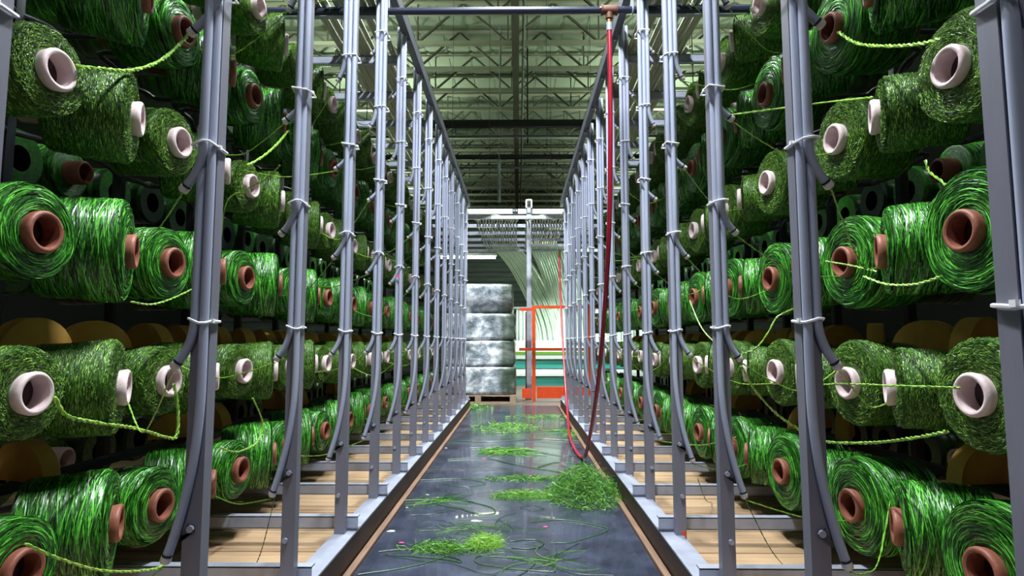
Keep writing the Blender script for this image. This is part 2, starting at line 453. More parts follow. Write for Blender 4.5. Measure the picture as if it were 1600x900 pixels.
# ------------------------------------------------------------------ aisle floor
def aisle():
    m = MB(); n = 60
    m.box(-.665, .665, -1.0, ENDY + .55, -.02, 0.0, bev=.004); o = m.build('rubber_mat', M_MAT)
    tag(o, 'long black rubber mat down the middle of the aisle', 'mat')
    for sn, s in SIDES:
        m = MB(); m.box(min(s * .668, s * .70), max(s * .668, s * .70), -1.0, ENDY + .5, -.02, .012, bev=.004)
        tag(m.build('edge_strip', M_STRIP), 'tan wooden strip along the ' + sn + ' edge of the black mat', 'edge strip', 'wooden strips beside the mat')
        # floor rail: galvanised angle with a dark brown inner flange
        r = empty('floor_rail', (0, 0, 0))
        m = MB(); m.box(*sorted((s * .705, s * .80)), .3, ENDY + .35, .118, .126); m.build('rail_top', M_GALV, r, False)
        m = MB(); m.box(*sorted((s * .706, s * .714)), .3, ENDY + .35, -.02, .117); m.build('inner_flange', M_RUST, r, False)
        tag(r, 'low galvanised floor rail with brown inner face on the ' + sn + ' of the aisle', 'rail', 'floor rails')
        # subfloor boards
        y = .3; i = 0
        while y < ENDY + .4:
            m = MB(); m.box(*sorted((s * .82, s * 3.4)), y + .005, y + .31, -.018, .05, bev=.003)
            o = m.build('floor_board', M_WOOD); tag(o, 'tan plywood floor board under the ' + sn + ' rack, ' + ORD[i] + ' from the front', 'floor board', 'plywood boards under the racks')
            y += .315; i += 1
aisle()

# ------------------------------------------------------------------ racks
def rack_steel():
    for sn, s in SIDES:
        for k in range(NB):
            y = post_y(sn, k)
            m = MB(); x0, x1 = sorted((s * .70, s * 1.95))       # channel: web facing the camera with two flanges
            yy = y + .052
            m.box(x0, x1, yy, yy + .006, .136, .19); m.box(x0, x1, yy, yy + .04, .186, .192); m.box(x0, x1, yy, yy + .04, .134, .139)
            tag(m.build('floor_crossbar', M_GALV, smooth=False), 'grey channel crossbar near the floor of the ' + sn + ' rack, behind the ' + ORD[k] + ' post', 'crossbar', 'low crossbars of the racks')
            m = MB(); m.box(*sorted((s * .80, s * 1.95)), yy, yy + .006, 3.0, 3.055); m.box(*sorted((s * .80, s * 1.95)), yy, yy + .04, 3.05, 3.056); m.box(*sorted((s * .80, s * 1.95)), yy, yy + .04, 2.998, 3.004)
            tag(m.build('top_crossbar', M_GALV, smooth=False), 'pale metal crossbar at the top of the ' + sn + ' rack, behind the ' + ORD[k] + ' post', 'crossbar', 'top crossbars of the racks')
        r = empty('top_rail', (0, 0, 0))
        m = MB()
        a, b = sorted((s * .715, s * .742))
        m.box(*sorted((s * .715, s * .721)), .2, ENDY + .3, 3.16, 3.25); m.box(*sorted((s * .715, s * .765)), .2, ENDY + .3, 3.154, 3.162); m.box(*sorted((s * .715, s * .765)), .2, ENDY + .3, 3.244, 3.252)
        m.build('channel', M_DSTEEL, r, False)
        for k in range(NB):
            y = post_y(sn, k) + .02
            m = MB(); m.tube([(s * .740, y, 3.153), (s * .740, y, 3.142)], .011, 6); m.build('bolt', M_GALV, r, False)
        tag(r, 'dark steel rail running along the post tops on the ' + sn, 'rail', 'top rails')
        m = MB(); 
        for z0 in (.925, .505):
            m.box(*sorted((s * 1.62, s * 1.66)), .9, ENDY + .3, z0, z0 + .03)
        pass
        r = empty('pad_shelf', (s * 1.675, 0, 0)); m.build('beam_pair', M_BACK, None, False).parent = r; r.children[0].matrix_parent_inverse = Matrix.Translation((-s * 1.675, 0, 0))
        tag(r, 'dark pair of lengthwise beams deep inside the ' + sn + ' rack', 'beam', 'pad beams')
rack_steel()

def arc_path(x0, y0, ztop, zstart, ztip, s, dx, yo=0.0):
    """straight down to zstart, then curving outwards (away from the aisle) to ztip"""
    pts = [(x0, y0, ztop)]
    z = ztop
    while z - .5 > zstart: z -= .5; pts.append((x0, y0, z))
    n = 12
    for i in range(n + 1):
        t = i / n
        pts.append((x0 + s * dx * t ** 2.0, y0 + yo * t, zstart + (ztip - zstart) * (t ** .92)))
    return pts

def make_post(s):
    r = empty('creel_post', (0, 0, .05))
    Z = lambda z: z - .05
    # C-section column, open side turned away from the aisle
    m = MB(); h = 3.24
    poly = [(-.024, 0), (.024, 0), (.024, .04), (.019, .04), (.019, .005), (-.019, .005), (-.019, .04), (-.024, .04)]
    m.extrude_poly(poly, lambda p: (p[0], p[1], Z(.05)), lambda p: (p[0], p[1], Z(h)))
    m.build('column', M_POST, r, False)
    slots = [(-.014, -.0120), (.010, -.0120), (-.002, -.0330), (-.026, -.0330), (.020, -.0335), (-.012, -.0545)]
    for i, (sx, sy) in enumerate(slots):
        x0 = s * sx
        zt = TIPS[i]; z1 = zt + (.44 if i == 0 else .125)
        dx = .085 if i == 0 else .085
        p = arc_path(x0, sy, Z(3.22), Z(z1), Z(zt), s, .057 - sx, -.010 - sy)
        m = MB(); m.tube(p, .0115, 10, caps=True)
        t = m.build('guide_tube', M_TUBE, r)
        a, b = Vector(p[-2]), Vector(p[-1]); d = (b - a).normalized()
        g = MB(); g.tube([b - d * .016, b - d * .011], .0126, 10); g.build('rubber_ring', M_BLK, t)
        g = MB(); g.tube([b - d * .009, b + d * .003, b + d * .007], [.0127, .0132, .010], 10); g.build('ceramic_eye', M_CER, t)
    # cable ties loop round column and the tubes present at that height
    for i in range(1, 6):
        z = TIPS[i] + .115
        xs = [s * q[0] for q in slots[:i + 1]]; lo = min(min(xs) - .0135, -.027); hi = max(max(xs) + .0135, .027)
        yf = min(q[1] for q in slots[:i + 1]) - .0145
        dz = RND.uniform(-.006, .006)
        loop = [(lo, .043, z), (lo - .001, .0, z + dz), (lo + .006, yf + .004, z + dz), (lo + .02, yf, z), (hi - .02, yf, z - dz), (hi - .006, yf + .004, z - dz), (hi + .001, 0, z), (hi, .043, z)]
        m = MB(); m.quadstrip([[Vector(p) + Vector((0, 0, Z(0) - .0035)) for p in loop], [Vector(p) + Vector((0, 0, Z(0) + .0035)) for p in loop]], close_u=True)
        lp = [Vector(p) + Vector((0, 0, Z(0))) for p in loop]
        m = MB(); m.tube(lp, .0036, 6, closed=True)
        m.box(hi - .002 if s < 0 else lo - .006, hi + .006 if s < 0 else lo + .002, -.006, .006, Z(z) - .005, Z(z) + .006)
        m.build('cable_tie', M_TIE, r)
    # clip and screws near the foot
    m = MB(); m.extrude_poly([(-.012, .0), (.026, -.012), (.03, -.03), (.01, .02)], lambda p: (s * p[0], -.0045, Z(.53) + p[1]), lambda p: (s * p[0], -.0005, Z(.53) + p[1])); m.build('clip', M_DSTEEL, r, False)
    m = MB(); m.tube([(0, -.005, Z(.535)), (0, -.012, Z(.535))], .009, 8); m.build('screw', M_GALV, r)
    m = MB(); m.tube([(s * .008, -.0005, Z(.30)), (s * .008, -.009, Z(.30))], .010, 6); m.build('bolt', M_GALV, r, False)
    return r
posts = {}
for sn, s in SIDES: posts[sn] = make_post(s)
index_kids()
for sn, s in SIDES:
    for k in range(NB):
        o = posts[sn] if k == 0 else copy_tree(posts[sn])
        o.location = (post_x(s), post_y(sn, k), .05)
        o.rotation_euler = (RND.uniform(-.002, .002), RND.uniform(-.002, .002), 0)
        tag(o, 'grey steel post with tied guide tubes, ' + ORD[k] + ' from the front on the ' + sn, 'post', 'posts of the ' + sn + ' rack')
        posts[(sn, k)] = o
def sticker(o, m, x, z):
    b = MB(); b.tube([(x, -.047, z), (x, -.049, z)], .011, 10); b.build('sticker', m, o)['label'] = 'small round coloured sticker'
sticker(posts[('left', 5)], M_PINK, .004, 1.40)
sticker(posts[('right', 3)], M_ORANGE, .0, .10)

# ------------------------------------------------------------------ yarn spools
CR, CI = .058, .0455
def core_mesh(m_, L):
    m = MB(); l = L + .11
    prof = [(-l, CI), (-l, CR - .003), (-l + .004, CR), (-.030, CR - .001), (-.020, CR + .0005), (-.012, CR + .0022), (-.006, CR + .0018), (-.002, CR - .001), (0, CR - .005), (0, CR - .008), (-.003, CI - .001), (-.009, CI), (-l, CI)]
    m.lathe_x(prof, 32); return m.mesh('cardboard_core', [m_], ang=70)
def shade_disc_mesh():  # added dark disc that stands in for the shade inside a core
    m = MB(); m.lathe_x([(-.055, .0005), (-.050, .012), (-.052, .030), (-.056, .0462), (-.064, .0462), (-.064, .0005)], 20)
    return m.mesh('core_shade_disc', [M_CORE_SHADE])

def winding_mesh(R, L, mw, ms, olive, seed, nb, nf):
    rn = random.Random(seed); m = MB()
    x0, x1 = -.034, -.034 - L
    sh = .014
    def jit(x, a, r):
        return (noise.noise(Vector((x * 9, cos(a) * 1.3, sin(a) * 1.3 + seed))) * .006) if r > CR + .01 else 0
    prof = [(x0 + .004, CR - .001)]
    for t in (.2, .45, .7, .88): prof.append((x0 + .006 * sin(pi * t), CR + (R - sh - CR) * t))
    for i in range(5):
        a = pi / 2 * i / 4; prof.append((x0 - sh + sh * cos(a), R - sh + sh * sin(a)))
    def Rb(x):  # barrel radius, slight belly and slightly larger at the front
        t = (x0 - x) / L; return R * (1.0 - .09 * t + .02 * sin(pi * t))
    for i in range(1, 8): x = x0 - sh - (L - 2 * sh) * i / 8; prof.append((x, Rb(x)))
    for i in range(5):
        a = pi / 2 * (1 - i / 4); prof.append((x1 + sh - sh * cos(a), Rb(x1) - sh + sh * sin(a)))
    prof.append((x1, CR - .001))
    m.lathe_x(prof, 48, 0, jit=jit)
    W = .0026 if not olive else .0015
    for i in range(nb):                                     # strands over the barrel
        xa = rn.uniform(x0 - .006, x1 + .006); th = rn.uniform(0, 2 * pi); sp = rn.uniform(.4, 1.6) if not olive else rn.uniform(.04, .15)
        sl = rn.choice((-1, 1)) * sp * rn.uniform(.008, .03); off = rn.uniform(.0012, .005) if not olive else rn.uniform(.001, .0035)
        n = (7 if not olive else 3); pts = []; sd = []; tl = rn.uniform(-.9, .9)
        for j in range(n):
            u = j / (n - 1); x = min(x0 - .004, max(x1 + .004, xa + sl * (u - .5))); a = th + sp * (u - .5)
            r = Rb(x) + jit(x, a, R) + off * (1 - (2 * u - 1) ** 2 * .9)
            ed = max(0, (x - (x0 - sh)) / sh, ((x1 + sh) - x) / sh); r -= sh * (1 - sqrt(max(0, 1 - min(1, ed) ** 2)))
            pts.append((x, r * cos(a), r * sin(a)))
            rad = Vector((0, cos(a), sin(a))); sd.append((Vector((1, 0, 0)) * cos(tl) + rad * sin(tl) * .6).normalized())
        m.ribbon(pts, sd, W * rn.uniform(.6, 1.3), 1, rn.betavariate(1.5, 1.7))
    for i in range(nf):                                     # strands over the front face
        ra = sqrt(rn.uniform((CR + .006) ** 2, (R - .004) ** 2)); th = rn.uniform(0, 2 * pi); sp = (rn.uniform(.4, 1.5) if not olive else rn.uniform(.07, .25)) * min(1.4, .1 / ra)
        dr = rn.uniform(-.014, .014); off = rn.uniform(.001, .006); n = (7 if not olive else 3); pts = []; sd = []; tl = rn.uniform(-.8, .8)
        for j in range(n):
            u = j / (n - 1); r = min(R + .001, max(CR + .003, ra + dr * (u - .5))); a = th + sp * (u - .5)
            t = (r - CR) / (R - sh - CR)
            x = x0 + .006 * sin(pi * min(t, 1)) + off * (1 - (2 * u - 1) ** 2 * .9)
            if r > R - sh: x -= sh * (1 - sqrt(max(0, 1 - ((r - R + sh) / (sh * 1.08)) ** 2)))
            pts.append((x, r * cos(a), r * sin(a)))
            sd.append((Vector((0, cos(a), sin(a))) * cos(tl) + Vector((1, 0, 0)) * sin(tl) * .6).normalized())
        m.ribbon(pts, sd, W * rn.uniform(.6, 1.3), 1, rn.betavariate(1.5, 1.7))
    return m.mesh('yarn_winding', [mw, ms], ang=80)

SL = .235
CORES = {False: core_mesh(M_BROWN, SL), True: core_mesh(M_WHITE, SL)}
SIZES = {}
for olive, Rs in ((False, (.172, .135, .15)), (True, (.155, .128))):
    for R in Rs:
        SIZES[(olive, R)] = [winding_mesh(R, SL, M_OW if olive else M_BW, M_OS if olive else M_BS, olive, 11 + v * 7 + int(R * 1000), 5200 if olive else 1800, 3400 if olive else 1050) for v in range(2)]

SHADE_DISC = shade_disc_mesh()
def spool(name, olive, R, tip, ang, spin, label, group, shade_disc=True):
    r = empty(name, tip, ang)
    sp = link_mesh('yarn_winding', RND.choice(SIZES[(olive, R)]), r); sp.rotation_euler = (spin, 0, 0)
    c = link_mesh('cardboard_core', CORES[olive], r)
    if shade_disc: link_mesh('core_shade_disc', SHADE_DISC, r)
    tag(r, label, 'yarn spool', group)
    return r
TA, TB = radians(25), radians(-4)
SPOOLS = {}
for sn, s in SIDES:
    for k in range(0, 12):
        for ri, z in enumerate(ROWS):
            olive = ri % 2 == 1
            for which in 'AB':
                if which == 'A' and k == 0: continue
                y = P0 + PITCHY * k + (.0 if which == 'A' else .08)
                y = (1.64 + PITCHY * (k)) if which == 'B' else (1.39 + PITCHY * k)
                big = (which == 'A') == (s < 0)
                R = (.155 if olive else .172) if big else (.128 if olive else (.135 if s < 0 else .15))
                x = s * (TIPX + RND.uniform(-.008, .008)) - (s * .0 if which == 'A' else 0)
                th = TA if which == 'A' else TB
                ang = th if s < 0 else pi - th
                tip = (x, y + RND.uniform(-.008, .008), z + RND.uniform(-.008, .008))
                col = 'olive' if olive else 'bright green'; core = 'white' if olive else 'brown'
                lab = '%s spool, %s core facing %s, %s rack, %s, %s bay back' % (col, core, 'viewer' if which == 'B' else 'away', sn, ROWN[ri], ORD[k])
                SPOOLS[(sn, k, ri, which)] = spool('yarn_spool', olive, R, tip, ang, RND.uniform(0, 6.28), lab, ('olive' if olive else 'bright green') + ' yarn spools on the racks')

# spindle posts deep in the rack with an arm into every core
def make_spindle_post(s):
    r = empty('spindle_post', (s * 1.84, 0, .05))
    m = MB(); m.box(-.02, .02, -.02, .02, 0, 3.0, bev=.003); m.build('column', M_BACK, r)
    for ri, z in enumerate(ROWS):
        for which, y, th in (('A', 1.39 - 1.50, TA), ('B', 1.64 - 1.50, TB)):
            d = Vector((-s * cos(th), sin(th), 0))
            tip = Vector((s * TIPX - s * 1.84, y, z - .05))
            e = tip - d * .09; b_ = tip - d * .50
            m = MB(); zz = Vector((0, 0, -.001 if which == 'A' else .001))
            m.tube(smooth_path([(0, 0, z - .05), b_ * .5 + Vector((0, 0, (z - .05) * .5)), b_, e], 4), .012, 8); m.build('spindle_arm', M_BACK, r)
    return r
for sn, s in SIDES:
    sp = make_spindle_post(s); index_kids()
    for k in range(NB):
        o = sp if k == 0 else copy_tree(sp)
        o.location = (s * 1.84, 1.50 + PITCHY * k, .05)
        tag(o, 'dark upright with spool arms behind the spools, ' + sn + ' rack, ' + ORD[k] + ' bay back', 'post', 'spindle posts behind the spools')

# the 24 nearest spools of the neighbouring bank, seen through the gaps, turned the other way
BACKX = 2.42
for sn, s in SIDES:
    for k in (1, 2):
        for ri, z in enumerate(ROWS):
            olive = ri % 2 == 0
            R = .128 if olive else .135
            lab = '%s spool of the bank behind, %s rack, %s, %s gap back' % ('olive' if olive else 'dark green', sn, ROWN[ri], ORD[k])
            spool('yarn_spool', olive, R, (s * BACKX, 1.60 + PITCHY * k, z + .05), pi if s < 0 else 0, RND.uniform(0, 6), lab, 'yarn spools of the bank behind', shade_disc=False)
# everything farther back: one object
def far_spools():
    rn = random.Random(5); m = MB()
    def one(x, y, z, th, R, olive):
        mi = 1 if olive else 0
        T = Matrix.Translation((x, y, z)) @ Matrix.Rotation(th, 4, 'Z')
        def lt(prof, n, mat_, tn):
            for (pa, pb) in zip(prof[:-1], prof[1:]):
                m.quadstrip([[T @ Vector((q[0], q[1] * cos(2 * pi * i / n), q[1] * sin(2 * pi * i / n))) for i in range(n)] for q in (pa, pb)], close_u=True, mat=mat_, tone=tn())
        tn = lambda: rn.uniform(.0, .35)  # low tones put the dimness behind the racks into the yarn colour
        pr = [(-.034, CR), (-.030, R * .55), (-.030, R * .8), (-.034, R - .012), (-.046, R)]
        pr += [(-.046 - .226 * i / 12, R * (1 - .04 * i / 12) + rn.uniform(-.002, .002)) for i in range(1, 13)] + [(-.29, R - .012), (-.29, CR)]
        lt(pr, 18, mi, tn)
        lt([(-.034, CR), (-.003, CR), (0, CR - .004), (-.003, CI), (-.05, CI), (-.051, .001)], 14, 3 if olive else 2, lambda: .5)
    for sn, s in SIDES:
        for k in range(NB):
            for ri, z in enumerate(ROWS):
                olive = ri % 2 == 1; R1, R2 = (.155, .128) if olive else (.172, .14)
                if s > 0: R1, R2 = R2, R1
                if k in (12, 13):
                    one(s * TIPX, 1.39 + PITCHY * k, z, TA if s < 0 else pi - TA, R1, olive)
                    one(s * TIPX, 1.64 + PITCHY * k, z, TB if s < 0 else pi - TB, R2, olive)
                if k not in (1, 2): one(s * BACKX, 1.60 + PITCHY * k, z + .05, pi if s < 0 else 0, .13, not olive)
                one(s * (BACKX + .02), 1.30 + PITCHY * k, z + .03, pi if s < 0 else 0, .14, not olive)
    tag(m.build('yarn_spool', [M_BS, M_OS, M_BROWN, M_WHITE]), 'dim far green spools of both racks and of the banks behind them', 'yarn spools', kind='stuff')
far_spools()
# half-moon fibreboard pads on the dark beams
def make_pad():
    r = MB(); n = 16; R = .13
    poly = [(R * cos(pi * i / n), R * sin(pi * i / n)) for i in range(n + 1)]
    r.extrude_poly(poly, lambda p: (p[0], -.03, p[1]), lambda p: (p[0], .03, p[1]))
    return r.mesh('half_moon_pad', [M_FOAM], ang=50)
PAD = make_pad()
for sn, s in SIDES:
    for lv, z in enumerate((.956, .536)):
        for k in range(0, 11 if lv == 0 else 7):
            for j in range(2):
                if lv == 1 and j == k % 2: continue
                o = link_mesh('half_moon_pad', PAD, None, (s * (1.64 + RND.uniform(-.02, .02)), 1.52 + PITCHY * k + (.02 + .29 * j) - .1, z))
                o.rotation_euler = (0, 0, RND.uniform(-.5, .5) + s * .5 + (pi / 2 if RND.random() < .2 else 0))
                tag(o, 'ochre half-moon board on the %s beam inside the %s rack, %s, %s bay back' % (('upper', 'lower')[lv], sn, 'nearer' if j == 0 else 'farther', ORD[k]), 'board', 'half-moon boards inside the racks')

# ------------------------------------------------------------------ loose yarn
def twisted(pts, r, m, tone=.6, n=6):
    """two plied strands following a path"""
    P = smooth_path(pts, 10); out = MB()
    if len(P) < 3: return out
    L = 0
    paths = ([], [])
    for i, p in enumerate(P):
        t = (P[min(i + 1, len(P) - 1)] - P[max(i - 1, 0)]).normalized()
        a = Vector((0, 0, 1)) if abs(t.z) < .9 else Vector((0, 1, 0))
        u = t.cross(a).normalized(); v = t.cross(u)
        if i: L += (P[i] - P[i - 1]).length
        ph = L * 130
        for q in (0, 1): paths[q].append(p + (u * cos(ph + q * pi) + v * sin(ph + q * pi)) * r * .7)
    for q in (0, 1): out.tube(paths[q], r * .75, 5, tone=tone + (.2 if q else -.1))
    return out
NY = [0]
def strand(pts, r, label, m=M_LY, tone=.6):
    o = twisted(pts, r, m, tone).build('yarn_strand', m)
    tag(o, label, 'yarn strand', 'loose yarn strands')
    return o
def tube_tip(sn, s, k, i):
    return Vector((post_x(s) + s * .058, post_y(sn, k) - .018, TIPS[i] - .012))
sag = lambda a, b, d, t=.5: a.lerp(b, t) + Vector((0, 0, -d))
for sn, s in SIDES:
    for k in range(1, 9):
        for ri in range(6):
            u = RND.random()
            if u < .22: continue
            a = tube_tip(sn, s, k, ri)
            which = 'A' if u > .6 else 'B'
            kk = k if which == 'A' else k - 1
            if (sn, kk, ri, which) not in SPOOLS: continue
            b = Vector(SPOOLS[(sn, kk, ri, which)].location)
            if RND.random() < .5: b = b + Vector((s * .0, 0, -.055))       # over the core's lip
            else: b = b + Vector((s * .03, RND.choice((-1, 1)) * .05, .065))
            d = RND.uniform(.0, .12)
            strand([a, sag(a, b, d * .7, .3), sag(a, b, d, .6), b], .0026 if k > 3 else .0022, 'thin %s strand, %s rack tube to spool, %s, %s bay back' % ('olive green' if ri % 2 else 'bright green', sn, ROWN[ri], ORD[k]), tone=.5 + .3 * (ri % 2))
# individually placed strands, at their real distance beside the spools
XL, XR = -1.22, 1.22
def pl(pts, X): return [at_x(px, py, X if not isinstance(X, (list, tuple)) else X[i]) for i, (px, py) in enumerate(pts)]
HAND = [
    ([(300, 45), (285, 65), (250, 95), (205, 110), (160, 108), (120, 104)], -1.24, .0055, 'thick olive yarn looped out of a brown core at upper left'),
    ([(272, 600), (278, 640), (276, 680), (262, 684), (215, 670), (150, 660), (105, 650), (85, 620)], -1.24, .0050, 'thick olive yarn hanging in a loop between white cores at lower left'),
    ([(40, 850), (90, 872), (150, 890), (200, 893), (245, 888), (262, 878)], -1.15, .0035, 'bright green yarn along the bottom left corner'),
    ([(450, 205), (430, 228), (410, 245), (388, 258)], -1.20, .0055, 'pale green yarn bundle slanting behind the third left post'),
    ([(205, 472), (235, 476), (265, 468), (300, 452)], -1.22, .003, 'green yarn sagging under the third row of the left rack'),
    ([(437, 258), (415, 280), (385, 296), (352, 322), (342, 432)], [-.86, -.95, -1.05, -1.15, -1.22], .0028, 'lime strand falling from the second left tube end'),
    ([(1310, 50), (1340, 68), (1390, 72), (1440, 68), (1470, 60)], 1.22, .0050, 'pale green yarn pulled from a brown core at upper right'),
    ([(1140, 180), (1200, 172), (1290, 160), (1365, 152)], [1.0, 1.05, 1.15, 1.2], .0036, 'pale green yarn strung level across the upper right spools'),
    ([(1290, 408), (1330, 415), (1370, 424)], 1.20, .0030, 'pale thread across a brown core on the right'),
    ([(1350, 432), (1385, 444), (1430, 444), (1470, 432)], 1.20, .0035, 'bright green yarn sagging below a brown core on the right'),
    ([(1268, 602), (1320, 600), (1400, 603), (1500, 606)], 1.17, .0032, 'lime thread level across the white cores at right'),
    ([(1158, 572), (1180, 610), (1215, 648), (1250, 672)], [.86, .95, 1.08, 1.2], .0045, 'pale green twisted yarn slanting down behind the second right post'),
    ([(1250, 675), (1290, 690), (1360, 692), (1430, 684), (1480, 674)], 1.20, .0045, 'pale green twisted yarn sagging below the white cores at right'),
    ([(1150, 556), (1180, 545), (1200, 520), (1215, 495), (1245, 480)], [.9, .95, 1.05, 1.15, 1.2], .0032, 'lime strand rising from a right tube end to a brown core'),
    ([(1078, 470), (1090, 500), (1102, 520), (1120, 538)], 1.1, .0032, 'lime strand hanging below a small brown core on the right'),
    ([(1446, 250), (1452, 268), (1470, 282), (1480, 292)], 1.3, .0030, 'crinkled pale thread dangling at upper right'),
    ([(395, 622), (410, 660), (402, 690), (372, 706), (345, 700)], -1.2, .0040, 'olive yarn hanging in a loop beside the second left post'),
]
for pts, X, r, lab in HAND: strand(pl(pts, X), r, lab, tone=.75)

# dark threads lying from the tube ends down to the boards
for (a, b, sn) in (((430, 775), (392, 900), 'left'), ((1162, 775), (1240, 900), 'right'), ((1090, 748), (1112, 785), 'right')):
    p = at_x(a[0], a[1], -.88 if sn == 'left' else .88); q = at_z(b[0], b[1], .054)
    strand([p, p.lerp(q, .5) + Vector((0, 0, -.04)), q], .0018, 'dark thin thread falling from the low %s tube end to the boards%s' % (sn, ', farther one' if a[0] == 1090 else ''), M_SCR, .15)

# ------------------------------------------------------------------ scraps on the mat
def curl_pile(cx, cy, rx, ry, h, n, rr, seed, name, lab, kind='stuff', flat=False, tone0=.5, cat='yarn scraps'):
    rn = random.Random(seed); m = MB()
    for i in range(n):
        a = rn.uniform(0, 2 * pi); q = rn.random() ** .75
        x, y = rx * q * cos(a), ry * q * sin(a)
        top = h * (1 - q * q) + .003
        z = rn.uniform(0.002, top)
        L = rn.uniform(.025, .075) if not flat else rn.uniform(.08, .3)
        dr = rn.uniform(0, 2 * pi); k = rn.uniform(-1, 1) * (34 if not flat else 9); el = rn.uniform(-.5, .9) if not flat else 0
        pts = []; p = Vector((x, y, z)); st = L / 7
        for j in range(8):
            pts.append(Vector((p.x, p.y, max(.0025, min(p.z, h * 1.15 + .004)))))
            p = p + Vector((cos(dr), sin(dr), sin(el) * (1 if not flat else 0))) * st; dr += k * st; el += rn.uniform(-.7, .5)
        m.tube(pts, rr * rn.uniform(.7, 1.3), 3, tone=min(1, max(0, rn.gauss(tone0, .27))), caps=False)
    o = m.build(name, M_SCR); o.location = (cx, cy, 0.0005)
    if kind: o['kind'] = kind
    tag(o, lab, cat, 'yarn scraps on the mat')
    return o
def pile_px(px, py, wpx, hpx, h, n, rr, seed, lab, **k):
    c = at_z(px, py, 0); e = at_z(px + wpx, py, 0); f = at_z(px, py - hpx, 0); g = at_z(px, py + hpx, 0)
    return curl_pile(c.x, c.y, (e - c).length, (f.y - g.y) / 2, h, n, rr, seed, 'yarn_scraps', lab, **k)
pile_px(912, 774, 58, 22, .19, 3000, .0011, 1, 'big fluffy heap of tangled green yarn beside the right edge strip', tone0=.42)
pile_px(822, 776, 58, 7, .025, 900, .0008, 2, 'thin fluffy green tail left of the big yarn heap', tone0=.62)
pile_px(820, 749, 70, 4, .015, 380, .0014, 3, 'long narrow band of cut green yarn behind the big heap', tone0=.45)
pile_px(690, 858, 52, 9, .02, 420, .0010, 4, 'flat tuft of green yarn at front left of the mat', tone0=.5)
pile_px(758, 852, 26, 9, .035, 700, .0008, 5, 'pale fluffy clump at the right end of the front left tuft', tone0=.9)
pile_px(790, 668, 52, 8, .03, 420, .0022, 6, 'bright green yarn mound near the far end of the mat', tone0=.6)
pile_px(850, 652, 64, 3, .02, 260, .002, 7, 'low green yarn strip crossing the mat near its far end', tone0=.5)
pile_px(790, 706, 32, 4, .015, 160, .0018, 8, 'small green yarn patch in the middle of the mat', flat=True)
pile_px(742, 637, 26, 4, .04, 220, .003, 9, 'dull green scraps at the foot of the wrapped pallet', tone0=.4)
pile_px(905, 676, 34, 6, .01, 110, .002, 10, 'thin scatter of green bits near the right rail', flat=True, tone0=.5)
pile_px(690, 783, 34, 5, .006, 40, .0014, 11, 'loose dark green tangle left of the middle of the mat', flat=True, tone0=.3)
pile_px(862, 878, 36, 8, .006, 26, .0014, 12, 'sparse dark green tangle at the front of the mat', flat=True, tone0=.3)
pile_px(963, 765, 16, 14, .06, 240, .0012, 13, 'fluffy green yarn spilling over the right edge strip', tone0=.4)
pile_px(745, 826, 50, 6, .004, 26, .0013, 14, 'thin wisp of dark green yarn across the front middle of the mat', flat=True, tone0=.35)
def wig(pts, amp, seed):
    rn = random.Random(seed); return [Vector((p.x + rn.uniform(-amp, amp), p.y + rn.uniform(-amp, amp), p.z)) for p in smooth_path(pts, 3)]
LOOPS = [
    ([(600, 866), (650, 875), (705, 880), (740, 893), (775, 899)], 'left front'), ([(745, 868), (800, 872), (860, 882), (865, 892), (820, 890), (750, 880), (748, 868), (790, 864)], 'front centre'),
    ([(795, 846), (830, 843), (850, 848), (835, 856), (800, 856)], 'right of the front tuft'), ([(655, 830), (700, 826), (750, 822), (800, 830), (790, 818), (770, 812), (715, 812)], 'across the front middle'),
    ([(655, 750), (720, 748), (760, 755), (720, 760), (680, 753)], 'left of the narrow band'), ([(665, 780), (700, 778), (760, 790), (775, 800), (750, 803), (720, 795), (690, 790), (668, 783)], 'in the left middle'),
    ([(715, 795), (680, 803), (640, 805)], 'at the left edge'), ([(830, 815), (880, 812), (950, 826), (900, 845), (860, 848)], 'in the right front'),
    ([(700, 718), (760, 716), (800, 725), (860, 735), (890, 740)], 'behind the big heap'), ([(660, 735), (720, 733), (770, 730), (800, 733)], 'left middle, beyond the narrow band'),
    ([(735, 700), (800, 700), (880, 712), (920, 708)], 'near the hose bend'), ([(700, 688), (770, 690), (850, 686), (910, 690)], 'in the far third'),
    ([(850, 872), (890, 895), (960, 899)], 'from the front tangle'), ([(560, 898), (640, 885), (700, 868)], 'in the front left corner'),
    ([(620, 868), (680, 872), (720, 878), (700, 868), (640, 858), (590, 862)], 'under the front left tuft'), ([(812, 792), (830, 790), (850, 795), (830, 798), (812, 792)], 'in front of the fluffy tail'),
    ([(730, 672), (780, 676), (850, 672)], 'before the far mound'), ([(840, 730), (870, 722), (905, 726), (890, 733)], 'beside the hose loop'),
]
for i, (pts, lab) in enumerate(LOOPS):
    P = wig([at_z(px, py, .0035) for px, py in pts], .006, i)
    m = MB(); m.tube(smooth_path(P, 4), .0014 + (i % 3) * .0005, 5, tone=(.15, .35, .25)[i % 3])
    tag(m.build('yarn_strand', M_SCR), 'dark green strand lying on the black mat ' + lab, 'yarn strand', 'strands lying on the mat')
